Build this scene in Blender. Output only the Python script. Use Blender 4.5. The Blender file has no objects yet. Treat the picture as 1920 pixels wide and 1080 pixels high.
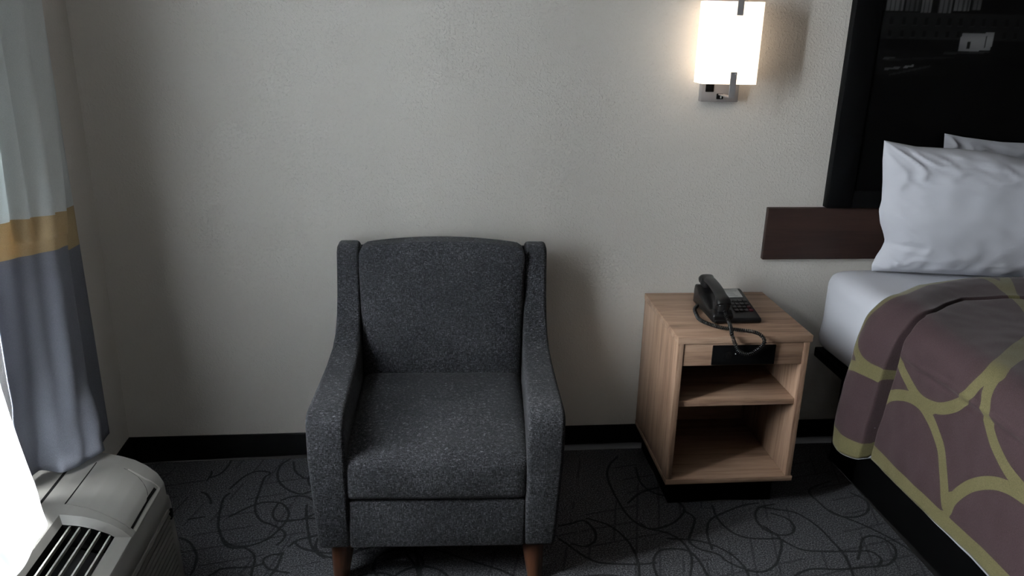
import bpy, bmesh, math, random
import numpy as np
from mathutils import Vector, Matrix, noise
random.seed(7)
sc = bpy.context.scene
C = sc.collection
PI = math.pi

# ------------------------------------------------------------ camera
def cam_axes(a, y, r):
    f = Vector((math.sin(y)*math.cos(a), math.cos(y)*math.cos(a), -math.sin(a)))
    r0 = Vector((math.cos(y), -math.sin(y), 0)); u0 = r0.cross(f)
    return (math.cos(r)*r0 + math.sin(r)*u0, -math.sin(r)*r0 + math.cos(r)*u0, f)
cd = bpy.data.cameras.new('camera'); cam = bpy.data.objects.new('camera', cd); C.objects.link(cam)
rx, ux, fx = cam_axes(0.325204, 0.100226, 0.022071)
cam.matrix_world = Matrix(((rx.x, ux.x, -fx.x, 0), (rx.y, ux.y, -fx.y, -2.7), (rx.z, ux.z, -fx.z, 1.566), (0, 0, 0, 1)))
cd.sensor_width = 36; cd.lens = 36*1522.4/1920; cd.clip_start = 0.02
sc.camera = cam

# ------------------------------------------------------------ daylight and exposure
w = bpy.data.worlds.new('daylight'); sc.world = w; w.use_nodes = True
bg = w.node_tree.nodes['Background']; bg.inputs[0].default_value = (0.95, 0.955, 0.97, 1); bg.inputs[1].default_value = 150.0
ld = bpy.data.lights.new('window_portal', 'AREA'); ld.shape = 'RECTANGLE'; ld.size = .60; ld.size_y = 1.56
ld.cycles.is_portal = True
lo = bpy.data.objects.new('window_portal', ld); C.objects.link(lo)
lo.location = (-1.19, -1.23, 1.50)
lo.rotation_euler = (0, -PI/2, 0)          # shines towards +x
lo.rotation_euler = Vector((1, 0, 0)).to_track_quat('-Z', 'Y').to_euler()
vs = sc.view_settings
vs.view_transform = 'Standard'; vs.look = 'None'; vs.gamma = 1; vs.exposure = 0; vs.use_curve_mapping = False

# ------------------------------------------------------------ materials
def mat(name, col, rough=0.6, metal=0, spec=0.5):
    m = bpy.data.materials.new(name); m.use_nodes = True
    b = m.node_tree.nodes['Principled BSDF']
    b.inputs['Base Color'].default_value = (*col, 1); b.inputs['Roughness'].default_value = rough
    b.inputs['Metallic'].default_value = metal; b.inputs['Specular IOR Level'].default_value = spec
    return m
class NT:
    def __init__(s, m): s.t = m.node_tree; s.b = s.t.nodes['Principled BSDF']
    def n(s, ty, **kw):
        nd = s.t.nodes.new(ty)
        for k, v in kw.items():
            if k in nd.inputs: nd.inputs[k].default_value = v
            else: setattr(nd, k, v)
        return nd
    def l(s, a, b): s.t.links.new(a, b)
    def coord(s, scale=(1, 1, 1), kind='Object'):
        tc = s.n('ShaderNodeTexCoord'); mp = s.n('ShaderNodeMapping'); mp.inputs['Scale'].default_value = scale
        s.l(tc.outputs[kind], mp.inputs[0]); return mp.outputs[0]
    def noise(s, vec, scale=1, detail=4, rough=.5, dist=0):
        nd = s.n('ShaderNodeTexNoise'); nd.inputs['Scale'].default_value = scale; nd.inputs['Detail'].default_value = detail
        nd.inputs['Roughness'].default_value = rough; nd.inputs['Distortion'].default_value = dist
        s.l(vec, nd.inputs['Vector']); return nd.outputs['Fac']
    def ramp(s, fac, stops):
        r = s.n('ShaderNodeValToRGB'); e = r.color_ramp.elements
        while len(e) < len(stops): e.new(0.5)
        for i, (p, c) in enumerate(stops): e[i].position = p; e[i].color = (*c, 1)
        s.l(fac, r.inputs[0]); return r.outputs[0]
    def math(s, op, a, b=None):
        nd = s.n('ShaderNodeMath', operation=op)
        for i, v in enumerate((a, b)):
            if v is None: continue
            if isinstance(v, (int, float)): nd.inputs[i].default_value = v
            else: s.l(v, nd.inputs[i])
        return nd.outputs[0]
    def mix(s, fac, a, b, blend='MIX'):
        nd = s.n('ShaderNodeMix', data_type='RGBA', blend_type=blend)
        for i, v in ((0, fac), (6, a), (7, b)):
            if isinstance(v, (int, float)): nd.inputs[i].default_value = v
            elif isinstance(v, tuple): nd.inputs[i].default_value = (*v, 1)
            else: s.l(v, nd.inputs[i])
        return nd.outputs[2]
    def bump(s, h, strength=.3, dist=.002):
        bp = s.n('ShaderNodeBump'); bp.inputs['Strength'].default_value = strength; bp.inputs['Distance'].default_value = dist
        s.l(h, bp.inputs['Height']); s.l(bp.outputs[0], s.b.inputs['Normal'])

def wall_mat(name, col):
    m = mat(name, col, .75, spec=.2); t = NT(m); v = t.coord()
    a = t.noise(v, 260, 3, .55); b = t.noise(v, 120, 2, .5)
    h = t.math('ADD', t.math('MULTIPLY', a, .6), t.math('MULTIPLY', t.math('MAXIMUM', t.math('SUBTRACT', b, .5), 0), 2.2))
    t.bump(h, .6, .0025); return m
M_wall = wall_mat('wall_paint', (.64, .615, .58))
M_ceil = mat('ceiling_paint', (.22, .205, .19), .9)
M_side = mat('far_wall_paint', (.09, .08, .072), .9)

def heather(name, lo, hi, vec1=(330, 900, 900), vec2=(900, 330, 330)):
    m = mat(name, lo, .95, spec=.15); t = NT(m)
    a = t.noise(t.coord((105, 105, 400)), 1, 4, .75)
    b = t.noise(t.coord((400, 400, 105)), 1, 4, .75)
    c = t.noise(t.coord((6, 6, 6)), 1, 2)
    s = t.math('ADD', t.math('MAXIMUM', a, b), t.math('MULTIPLY', t.math('SUBTRACT', c, .5), .10))
    col = t.ramp(s, [(.47, lo), (.60, tuple((x+y)*.20 for x, y in zip(lo, hi))), (.74, hi)])
    t.l(col, t.b.inputs['Base Color']); t.b.inputs['Sheen Weight'].default_value = .03
    t.bump(t.math('ADD', a, b), .5, .0015); return m
M_fab = heather('charcoal_heather', (.0045, .0046, .0058), (.168, .168, .186))

def wood(name, c1, c2, c3, axis, freq=1.0, rough=.5):
    # axis = direction of the grain
    sc_ = {'x': (1.6, 26, 26), 'z': (26, 26, 1.6), 'y': (26, 1.6, 26)}[axis]
    m = mat(name, c1, rough, spec=.35); t = NT(m); v = t.coord(tuple(x*freq for x in sc_), 'Object')
    n1 = t.noise(v, 1, 6, .62, .6)
    v2 = t.coord(tuple(x*7*freq for x in sc_), 'Object'); n2 = t.noise(v2, 1, 3, .6)
    s = t.math('ADD', t.math('MULTIPLY', n1, .75), t.math('MULTIPLY', n2, .25))
    t.l(t.ramp(s, [(.34, c1), (.48, c2), (.64, c3)]), t.b.inputs['Base Color'])
    t.bump(n2, .15, .0006); return m
W3 = ((.135, .078, .052), (.26, .165, .112), (.36, .245, .175))
M_wx = wood('light_walnut_grain_x', *W3, 'x'); M_wz = wood('light_walnut_grain_z', *W3, 'z'); M_wy = wood('light_walnut_grain_y', *W3, 'y')
M_dark = wood('dark_walnut', (.009, .0045, .0038), (.017, .0085, .0070), (.030, .015, .012), 'x', .8, .45)
M_leg = wood('red_brown_leg', (.026, .011, .006), (.045, .018, .010), (.066, .027, .014), 'z', 1, .35)
M_black = mat('black_laminate', (.0014, .0014, .0015), .8, spec=.03)
M_base = mat('black_vinyl_baseboard', (.0022, .0022, .0024), .7, spec=.12)
M_frame = mat('black_frame', (.0022, .0022, .0024), .6, spec=.06)
M_plastic = mat('black_phone_plastic', (.0040, .0040, .0044), .34, spec=.4)
M_key = mat('dark_grey_key', (.02, .02, .022), .4)
M_red = mat('red_key_plastic', (.06, .006, .012), .4)
M_card = mat('white_card', (.42, .43, .43), .6)
M_print = mat('grey_print', (.16, .16, .17), .7)
M_metal = mat('brushed_nickel', (.30, .29, .295), .42, .45)
M_beige = mat('beige_grey_plastic', (.105, .101, .093), .5)
M_beige2 = mat('beige_grey_slats', (.20, .193, .174), .5)
M_gapshade = mat('gap_and_shade_black', (.004, .004, .004), .9, spec=.05)  # near-black for gaps, and for shade painted into vent well and finger recess
M_alu = mat('white_window_frame', (.6, .6, .6), .4)
M_linen = mat('white_linen', (.44, .455, .505), .85, spec=.2)
t = NT(M_linen); t.bump(t.noise(t.coord((420, 420, 420)), 1, 2), .25, .0008)
t.b.inputs['Sheen Weight'].default_value = .1

def translucent(name, col, tr=.45, rough=.9, clear=0):
    m = mat(name, col, rough, spec=.1); t = NT(m); out = t.t.nodes['Material Output']
    tl = t.n('ShaderNodeBsdfTranslucent'); tl.inputs[0].default_value = (*col, 1)
    mx = t.n('ShaderNodeMixShader'); mx.inputs[0].default_value = tr
    t.l(t.b.outputs[0], mx.inputs[1]); t.l(tl.outputs[0], mx.inputs[2])
    if clear:
        tp = t.n('ShaderNodeBsdfTransparent'); m2 = t.n('ShaderNodeMixShader'); m2.inputs[0].default_value = clear
        t.l(mx.outputs[0], m2.inputs[1]); t.l(tp.outputs[0], m2.inputs[2]); t.l(m2.outputs[0], out.inputs[0])
    else: t.l(mx.outputs[0], out.inputs[0])
    return m
M_sheer = translucent('sheer_white', (.90, .93, .96), .80)

# emitting frosted glass of the lamp
M_shade = mat('lit_frosted_glass', (.9, .88, .84), .4)
b_ = M_shade.node_tree.nodes['Principled BSDF']; b_.inputs['Emission Color'].default_value = (1.0, .80, .60, 1); b_.inputs['Emission Strength'].default_value = 2.0

# ------------------------------------------------------------ helpers
def mesh_obj(name, bm, m, parent=None, smooth=False, mats=None, loc=None):
    me = bpy.data.meshes.new(name); bmesh.ops.recalc_face_normals(bm, faces=bm.faces[:]) if smooth != 'raw' else None
    bm.to_mesh(me); bm.free()
    for mm in (mats or [m]): me.materials.append(mm)
    if smooth:
        for p in me.polygons: p.use_smooth = True
    o = bpy.data.objects.new(name, me); C.objects.link(o)
    if parent: o.parent = parent
    if loc: o.location = loc
    return o
def autosmooth(o, deg=40):
    for p in o.data.polygons: p.use_smooth = True
    try: o.data.set_sharp_from_angle(angle=math.radians(deg))
    except Exception: pass
def thing(name, label, cat, loc=(0, 0, 0), rz=0):
    o = bpy.data.objects.new(name, None); C.objects.link(o); o.location = loc; o.rotation_euler = (0, 0, rz)
    o.empty_display_size = .1; o['label'] = label; o['category'] = cat; return o
def tag(o, label, cat): o['label'] = label; o['category'] = cat; return o
def struct(o): o['kind'] = 'structure'; return o
def box(bm, a, b, bevel=0, seg=2, mi=0):
    a = Vector(a); b = Vector(b); c = (a+b)/2; s = b-a
    r = bmesh.ops.create_cube(bm, size=1, matrix=Matrix.Translation(c) @ Matrix.Diagonal((abs(s.x), abs(s.y), abs(s.z), 1)))
    vs_ = r['verts']; fs = set(f for v in vs_ for f in v.link_faces)
    for f in fs: f.material_index = mi
    if bevel:
        es = list(set(e for v in vs_ for e in v.link_edges))
        rb = bmesh.ops.bevel(bm, geom=es, offset=bevel, segments=seg, profile=.5, affect='EDGES')
        for f in rb['faces']: f.material_index = mi
def B(name, a, b, m, parent=None, bevel=.0015, seg=2):
    bm = bmesh.new(); box(bm, a, b, bevel, seg); o = mesh_obj(name, bm, m, parent)
    if bevel: autosmooth(o)
    return o
def prism(bm, poly, x0, x1, axis='x'):
    # poly of (y,z) extruded along x ; returns nothing
    def P(x, p):
        return {'x': (x, p[0], p[1]), 'y': (p[0], x, p[1]), 'z': (p[0], p[1], x)}[axis]
    A = [bm.verts.new(P(x0, p)) for p in poly]; D = [bm.verts.new(P(x1, p)) for p in poly]
    bm.faces.new(A); bm.faces.new(D[::-1]); n = len(poly)
    for i in range(n): bm.faces.new((A[i], D[i], D[(i+1) % n], A[(i+1) % n]))
def tube(bm, pts, r, seg=10, cap=True):
    pts = [Vector(p) for p in pts]; rings = []; n = len(pts); up = Vector((0, 0, 1)); prev = None
    for i, p in enumerate(pts):
        d = (pts[min(i+1, n-1)]-pts[max(i-1, 0)]).normalized()
        if prev is None:
            a = d.cross(up if abs(d.z) < .9 else Vector((1, 0, 0))).normalized()
        else: a = (prev - d*prev.dot(d)).normalized()
        prev = a; b = d.cross(a); rr = r[i] if isinstance(r, (list, tuple)) else r
        rings.append([bm.verts.new(p + (a*math.cos(2*PI*k/seg)+b*math.sin(2*PI*k/seg))*rr) for k in range(seg)])
    for i in range(n-1):
        for k in range(seg): bm.faces.new((rings[i][k], rings[i][(k+1) % seg], rings[i+1][(k+1) % seg], rings[i+1][k]))
    if cap: bm.faces.new(rings[0][::-1]); bm.faces.new(rings[-1])
def catmull(P, n=12):
    P = [Vector(p) for p in P]; Q = [P[0]*2-P[1]]+P+[P[-1]*2-P[-2]]; out = []
    for i in range(1, len(Q)-2):
        for k in range(n):
            t_ = k/n; a, b, c, d = Q[i-1], Q[i], Q[i+1], Q[i+2]
            out.append(.5*((2*b)+(c-a)*t_+(2*a-5*b+4*c-d)*t_*t_+(3*b-a-3*c+d)*t_**3))
    out.append(P[-1]); return out
def grid(bm, nu, nv, fn):
    V = [[bm.verts.new(fn(i/(nu-1), j/(nv-1))) for j in range(nv)] for i in range(nu)]
    for i in range(nu-1):
        for j in range(nv-1): bm.faces.new((V[i][j], V[i+1][j], V[i+1][j+1], V[i][j+1]))
    return V
def modi(o, ty, **k):
    m = o.modifiers.new(ty.lower(), ty)
    for a, b in k.items(): setattr(m, a, b)
    return m
def interp(x, pts):
    return float(np.interp(x, [p[0] for p in pts], [p[1] for p in pts]))
def sm(a, b, x):
    t_ = min(1, max(0, (x-a)/(b-a))); return t_*t_*(3-2*t_)
def dist_to_lines(P, lines, sub=8):
    """distance of each 2-D point in P to a set of smooth curves"""
    D = np.full(len(P), 1e3)
    for ln in lines:
        c = np.array([(q.x, q.y) for q in catmull([(x, y, 0) for x, y in ln], sub)])
        lo_, hi_ = c.min(0)-.06, c.max(0)+.06
        idx = np.where(((P >= lo_) & (P <= hi_)).all(1))[0]
        if not len(idx): continue
        Q = P[idx]; d = np.full(len(Q), 1e3)
        for a, b in zip(c[:-1], c[1:]):
            ab = b-a; L = (ab@ab)+1e-12; s_ = np.clip(((Q-a)@ab)/L, 0, 1)
            d = np.minimum(d, np.hypot(*(Q-a-s_[:, None]*ab).T))
        D[idx] = np.minimum(D[idx], d)
    return D

# ------------------------------------------------------------ room shell
XL, XR, YB, ZC = -1.096, 3.9, -5.2, 2.44
WY0, WY1, WZ0, WZ1 = -.95, -1.50, .74, 2.28      # window opening in the left wall
struct(B('wall_back', (XL-.1, 0, -.05), (XR+.1, .1, ZC+.05), M_wall, bevel=0))
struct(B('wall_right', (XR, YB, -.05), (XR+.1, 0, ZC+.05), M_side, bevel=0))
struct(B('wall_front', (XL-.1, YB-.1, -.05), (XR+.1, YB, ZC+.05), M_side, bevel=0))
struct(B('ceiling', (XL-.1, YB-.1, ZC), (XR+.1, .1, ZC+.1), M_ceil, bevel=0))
bm = bmesh.new()
for a, b in (((XL-.1, YB, -.05), (XL, WY1, ZC)), ((XL-.1, WY0, -.05), (XL, 0, ZC)), ((XL-.1, WY1, -.05), (XL, WY0, WZ0)), ((XL-.1, WY1, WZ1), (XL, WY0, ZC))): box(bm, a, b)
struct(mesh_obj('wall_left', bm, M_wall))
bm = bmesh.new()
x0, x1 = XL-.085, XL-.045
for a, b in (((x0, WY1, WZ0), (x1, WY1+.05, WZ1)), ((x0, WY0-.05, WZ0), (x1, WY0, WZ1)), ((x0, WY1+.05, WZ0), (x1, WY0-.05, WZ0+.05)),
             ((x0, WY1+.05, WZ1-.05), (x1, WY0-.05, WZ1)), ((x0, -1.205, WZ0+.05), (x1, -1.185, WZ1-.05))): box(bm, a, b, .003)
win = struct(mesh_obj('window_1', bm, M_alu))
M_glass = bpy.data.materials.new('window_glass'); M_glass.use_nodes = True
gt = M_glass.node_tree; gt.nodes.remove(gt.nodes['Principled BSDF'])
g1 = gt.nodes.new('ShaderNodeBsdfTransparent'); g1.inputs[0].default_value = (.95, .97, .97, 1); g2 = gt.nodes.new('ShaderNodeBsdfGlossy'); g2.inputs['Roughness'].default_value = .02
gm = gt.nodes.new('ShaderNodeMixShader'); gm.inputs[0].default_value = .05
gt.links.new(g1.outputs[0], gm.inputs[1]); gt.links.new(g2.outputs[0], gm.inputs[2]); gt.links.new(gm.outputs[0], gt.nodes['Material Output'].inputs[0])
B('window_pane', (XL-.068, WY1+.05, WZ0+.05), (XL-.062, WY0-.05, WZ1-.05), M_glass, win, bevel=0)

# carpet
CARPET=[[(-0.707,-0.198),(-0.676,-0.124),(-0.641,-0.092),(-0.605,-0.094),(-0.589,-0.11),(-0.604,-0.138),(-0.604,-0.232),(-0.602,-0.302),(-0.589,-0.354),(-0.562,-0.397),(-0.531,-0.415),(-0.498,-0.441),(-0.477,-0.469),(-0.479,-0.503),(-0.493,-0.525)],[(-0.703,-0.225),(-0.715,-0.261),(-0.708,-0.338),(-0.695,-0.412),(-0.669,-0.476),(-0.633,-0.516),(-0.599,-0.525),(-0.565,-0.52),(-0.526,-0.493),(-0.508,-0.463),(-0.492,-0.425),(-0.482,-0.386),(-0.487,-0.344),(-0.512,-0.304),(-0.544,-0.289),(-0.591,-0.294),(-0.633,-0.326),(-0.671,-0.365)],[(-0.535,-0.011),(-0.56,-0.051),(-0.563,-0.111),(-0.545,-0.17),(-0.507,-0.219),(-0.468,-0.244),(-0.444,-0.241),(-0.403,-0.207)],[(-0.519,-0.033),(-0.504,-0.095),(-0.474,-0.136),(-0.457,-0.147),(-0.408,-0.13)],[(-0.521,-0.281),(-0.49,-0.261),(-0.44,-0.264),(-0.389,-0.316)],[(-0.528,-0.298),(-0.536,-0.349),(-0.521,-0.391),(-0.486,-0.403),(-0.427,-0.389),(-0.385,-0.35)],[(-0.923,-0.208),(-0.835,-0.208),(-0.788,-0.22),(-0.759,-0.258),(-0.75,-0.285)],[(-0.828,-0.451),(-0.801,-0.468),(-0.763,-0.493),(-0.733,-0.539),(-0.719,-0.575),(-0.714,-0.623),(-0.715,-0.65)],[(-0.866,-0.353),(-0.849,-0.362),(-0.809,-0.373),(-0.752,-0.36)],[(-0.689,-0.429),(-0.659,-0.499),(-0.629,-0.531),(-0.589,-0.533),(-0.556,-0.564),(-0.544,-0.6),(-0.543,-0.648),(-0.536,-0.682)],[(-0.468,-0.563),(-0.474,-0.633),(-0.49,-0.685)],[(-0.467,-0.57),(-0.501,-0.575),(-0.52,-0.595),(-0.504,-0.631),(-0.484,-0.645),(-0.435,-0.662)],[(-0.668,-0.673),(-0.656,-0.654),(-0.628,-0.629),(-0.552,-0.627),(-0.52,-0.616)],[(-0.455,-0.535),(-0.433,-0.506),(-0.403,-0.493),(-0.364,-0.48)],[(-0.431,-0.313),(-0.429,-0.347),(-0.41,-0.446),(-0.382,-0.547),(-0.34,-0.6)],[(-0.918,-0.09),(-0.884,-0.068),(-0.804,-0.077),(-0.797,-0.127),(-0.82,-0.173)],[(-0.828,-0.144),(-0.797,-0.127),(-0.763,-0.099),(-0.749,-0.05),(-0.745,0.001)],[(0.677,-0.066),(0.637,-0.119),(0.61,-0.204),(0.615,-0.35),(0.635,-0.456),(0.68,-0.515),(0.742,-0.505),(0.796,-0.466),(0.83,-0.409),(0.804,-0.346),(0.75,-0.312),(0.721,-0.245),(0.728,-0.142)],[(0.647,-0.368),(0.706,-0.309),(0.777,-0.281)],[(0.491,-0.447),(0.558,-0.493),(0.598,-0.577),(0.606,-0.678),(0.585,-0.782)],[(0.826,-0.424),(0.847,-0.469),(0.817,-0.537),(0.793,-0.589),(0.813,-0.63),(0.861,-0.658),(0.88,-0.696),(0.921,-0.735),(0.963,-0.75),(1.011,-0.729),(1.056,-0.671),(1.088,-0.595),(1.061,-0.525)],[(0.931,-0.4),(0.924,-0.474),(0.942,-0.545),(0.979,-0.581),(1.034,-0.592),(1.084,-0.595),(1.105,-0.623),(1.14,-0.657),(1.21,-0.668),(1.291,-0.673),(1.347,-0.677),(1.36,-0.716),(1.332,-0.75)],[(1.094,-0.395),(1.036,-0.407),(0.951,-0.446),(0.893,-0.486),(0.863,-0.554),(0.853,-0.632)],[(1.144,-0.406),(1.083,-0.425),(1.052,-0.482),(1.055,-0.539),(1.092,-0.575),(1.136,-0.571),(1.162,-0.531),(1.154,-0.488),(1.115,-0.457)],[(1.086,-0.418),(1.141,-0.436),(1.201,-0.462),(1.238,-0.536),(1.25,-0.619),(1.254,-0.696),(1.232,-0.803)],[(1.407,-0.277),(1.306,-0.329),(1.307,-0.408),(1.328,-0.477),(1.39,-0.496),(1.452,-0.463),(1.475,-0.403),(1.445,-0.354)],[(0.393,-0.483),(0.436,-0.472),(0.48,-0.46),(0.503,-0.517),(0.493,-0.57),(0.456,-0.594),(0.419,-0.578)],[(0.383,-0.55),(0.403,-0.577),(0.448,-0.643),(0.496,-0.677),(0.596,-0.69),(0.659,-0.688)],[(0.648,-0.786),(0.65,-0.693),(0.682,-0.634),(0.733,-0.624),(0.777,-0.64),(0.794,-0.691),(0.798,-0.774)],[(0.662,-0.486),(0.68,-0.515),(0.739,-0.546),(0.773,-0.601),(0.774,-0.677),(0.734,-0.781)],[(1.288,-0.711),(1.321,-0.663),(1.356,-0.612),(1.404,-0.602),(1.433,-0.644),(1.421,-0.695),(1.37,-0.741),(1.309,-0.749),(1.209,-0.754),(1.115,-0.748),(1.034,-0.789)],[(1.321,-0.455),(1.342,-0.485),(1.399,-0.546),(1.447,-0.618),(1.477,-0.685),(1.491,-0.773)]]
BANDS=[[(0.63,0.362),(0.685,0.324),(0.759,0.29),(0.829,0.295),(0.887,0.324),(0.935,0.37),(0.97,0.449),(0.94,0.516),(0.865,0.609),(0.784,0.717),(0.714,0.812)],[(0.591,0.19),(0.634,0.234),(0.703,0.268),(0.763,0.277),(0.817,0.259),(0.877,0.216),(0.912,0.161),(0.956,0.067)],[(0.983,0.486),(0.999,0.449),(1.018,0.391),(1.052,0.342),(1.113,0.295),(1.173,0.272),(1.224,0.266)],[(0.997,0.468),(0.955,0.519),(0.912,0.583),(0.89,0.639),(0.885,0.691)],[(0.965,0.062),(0.978,0.108),(1.021,0.169),(1.083,0.219),(1.138,0.244),(1.204,0.253)],[(0.464,0.348),(0.501,0.314),(0.558,0.294),(0.614,0.295)],[(0.429,0.247),(0.506,0.273),(0.592,0.277)],[(0.313,0.875),(0.364,0.882),(0.451,0.87),(0.514,0.864),(0.607,0.836),(0.716,0.781)],[(0.285,0.971),(0.395,0.912),(0.487,0.864)]]

rnd = random.Random(3)
def loop_line(x, y, n=26):
    a = rnd.uniform(0, 2*PI); k = rnd.uniform(-9, 9); L = [(x, y)]
    for i in range(n):
        if rnd.random() < .18: k = rnd.uniform(-14, 14)
        a += k*.035; x += .035*math.cos(a); y += .035*math.sin(a); L.append((x, y))
    return L
extra = []
for i in range(26):
    x, y = rnd.uniform(-.7, 1.6), rnd.uniform(-1.5, -.05)
    if (x > .4 and y < -.35) or (x < -.2 and y < -.02): continue
    extra.append(loop_line(x, y))
for i in range(8): extra.append(loop_line(rnd.uniform(-.35, .5), rnd.uniform(-1.3, -.7)))
def carpet():
    nx, ny = 560, 330
    X0, X1, Y0, Y1 = -.80, 1.62, -1.45, 0.0
    xs = np.linspace(X0, X1, nx); ys = np.linspace(Y0, Y1, ny)
    gx, gy = np.meshgrid(xs, ys, indexing='ij'); P = np.stack([gx.ravel(), gy.ravel()], 1)
    d = dist_to_lines(P, CARPET + extra, 6)
    V = np.concatenate([P, np.zeros((len(P), 1))], 1)
    n0 = len(V)
    idx = np.arange(nx*ny).reshape(nx, ny)
    F = np.stack([idx[:-1, :-1], idx[1:, :-1], idx[1:, 1:], idx[:-1, 1:]], -1).reshape(-1, 4).tolist()
    O = [(XL, YB, 0), (XR, YB, 0), (XR, 0, 0), (XL, 0, 0)]
    V = V.tolist()+[list(o) for o in O]
    a, b, c, e = idx[0, 0], idx[-1, 0], idx[-1, -1], idx[0, -1]
    F += [[n0]+[n0+1]+idx[::-1, 0].tolist()]
    F += [[n0+1, n0+2]+idx[-1, ::-1].tolist()]
    F += [[n0+3, n0]+idx[0, :].tolist()]
    me = bpy.data.meshes.new('floor'); me.from_pydata(V, [], F); me.update()
    at = me.attributes.new('swirl', 'FLOAT', 'POINT'); at.data.foreach_set('value', np.concatenate([d, np.full(4, 1.)]).astype(np.float32))
    m = mat('swirl_carpet', (.05, .05, .05), .98, spec=.1); t = NT(m); me.materials.append(m)
    o = bpy.data.objects.new('floor', me); C.objects.link(o); struct(o)
    an = t.n('ShaderNodeAttribute', attribute_name='swirl')
    v = t.coord()
    wob = t.math('MULTIPLY', t.math('SUBTRACT', t.noise(t.coord((60, 60, 60)), 1, 2), .5), .004)
    dd = t.math('ADD', an.outputs['Fac'], wob)
    line = t.math('SUBTRACT', 1, t.math('MULTIPLY', t.math('MAXIMUM', t.math('SUBTRACT', dd, .0028), 0), 330)); line = t.math('MAXIMUM', line, 0)
    # faint broken cross hatch woven into the pile
    def hatch(ang, sc_, th):
        mp = t.n('ShaderNodeMapping'); mp.inputs['Rotation'].default_value = (0, 0, ang); mp.inputs['Scale'].default_value = (1, 1, 1)
        tc = t.n('ShaderNodeTexCoord'); t.l(tc.outputs['Object'], mp.inputs[0])
        wv = t.n('ShaderNodeTexWave', wave_type='BANDS', bands_direction='X'); wv.inputs['Scale'].default_value = sc_; wv.inputs['Distortion'].default_value = .25; wv.inputs['Detail Scale'].default_value = 6
        t.l(mp.outputs[0], wv.inputs[0])
        msk = t.noise(mp.outputs[0], 3.5, 2)
        a_ = t.math('MULTIPLY', t.math('GREATER_THAN', wv.outputs['Fac'], th), t.math('GREATER_THAN', msk, .52)); return a_
    h = t.math('MAXIMUM', hatch(.25, 4.4, .975), hatch(1.35, 3.9, .975))
    grain = t.noise(t.coord((210, 210, 210)), 1, 5, .8)
    base = t.ramp(grain, [(.36, (.006, .006, .007)), (.5, (.042, .042, .046)), (.64, (.165, .165, .176))])
    c1 = t.mix(t.math('MULTIPLY', h, .55), base, (.014, .014, .016)); c2 = t.mix(t.math('MULTIPLY', line, .85), c1, (.009, .009, .010))
    t.l(c2, t.b.inputs['Base Color']); t.bump(grain, .9, .004)
    return o
carpet()
struct(B('baseboard_back', (XL, -.010, 0), (XR, 0, .102), M_base, bevel=.002))
struct(B('baseboard_left', (XL, -.70, 0), (XL+.010, -.010, .102), M_base, bevel=.002))

# ------------------------------------------------------------ armchair
ch = thing('armchair', 'charcoal grey upholstered armchair with wooden legs against the wall', 'armchair', (.030, -.045, 0), math.radians(-2.3))
def rounded(bm, off, seg=3, ang=25):
    es = [e for e in bm.edges if len(e.link_faces) == 2 and e.calc_face_angle(0) > math.radians(ang)]
    bmesh.ops.bevel(bm, geom=es, offset=off, segments=seg, profile=.5, affect='EDGES', clamp_overlap=True)
prof = [(0, .131), (0, .78), (-.010, .835), (-.030, .845), (-.078, .843), (-.096, .825), (-.106, .76), (-.120, .685), (-.142, .625), (-.185, .580), (-.25, .557), (-.36, .550), (-.50, .553), (-.62, .558),
        (-.690, .558), (-.712, .550), (-.723, .525), (-.722, .42), (-.715, .28), (-.705, .131)]
HW = .347
def make_arm(s):
    bm = bmesh.new()
    n = len(prof)
    def xin(y, z):      # inner face x: thin wing above, thicker arm in front
        return HW - interp(-y, [(0, .074), (.12, .078), (.3, .090), (.7, .103)])
    A = []; D = []
    for y, z in prof:
        A.append(bm.verts.new((s*HW - s*interp(z, [(.14, .014), (.4, .0), (.9, .004)]), y, z))); D.append(bm.verts.new((s*xin(y, z), y, z)))
    bm.faces.new(A); bm.faces.new(D[::-1])
    for i in range(n): bm.faces.new((A[i], D[i], D[(i+1) % n], A[(i+1) % n]))
    bmesh.ops.recalc_face_normals(bm, faces=bm.faces[:])
    rim = [e for e in bm.edges if e.calc_face_angle(0) > math.radians(60)]
    bmesh.ops.bevel(bm, geom=rim, offset=.013, segments=4, profile=.5, affect='EDGES', clamp_overlap=True)
    o = mesh_obj('arm', bm, M_fab, ch); autosmooth(o, 50); return o
make_arm(-1); make_arm(1)
def cushion(name, x, y, z, top=0, front=0, r=.03, parent=ch, m=None, warp=None, sub=4):
    bm = bmesh.new(); box(bm, (x[0], y[0], z[0]), (x[1], y[1], z[1]))
    bmesh.ops.subdivide_edges(bm, edges=bm.edges[:], cuts=23, use_grid_fill=True)
    cx, cy, cz = (x[0]+x[1])/2, (y[0]+y[1])/2, (z[0]+z[1])/2; hx, hy, hz = abs(x[1]-x[0])/2, abs(y[1]-y[0])/2, abs(z[1]-z[0])/2
    for v in bm.verts:
        p = v.co - Vector((cx, cy, cz))
        q = Vector((max(-hx+r, min(hx-r, p.x)), max(-hy+r, min(hy-r, p.y)), max(-hz+r, min(hz-r, p.z))))
        d = p-q
        if d.length > 1e-6 : p = q + d.normalized()*r*min(1, max(abs(d.x), abs(d.y), abs(d.z))/r)
        u, w_, tt = p.x/hx, p.y/hy, p.z/hz
        dome = max(0, 1-u*u)**.6
        p.z += top*dome*max(0, 1-w_*w_)**.6*max(0, tt)
        p.y -= front*dome*max(0, 1-tt*tt)**.6*max(0, -w_)
        p = p + Vector((cx, cy, cz))
        if warp: p = warp(p, u, w_, tt)
        v.co = p
    bmesh.ops.remove_doubles(bm, verts=bm.verts[:], dist=1e-5)
    return mesh_obj(name, bm, m or M_fab, parent, True)
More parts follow.
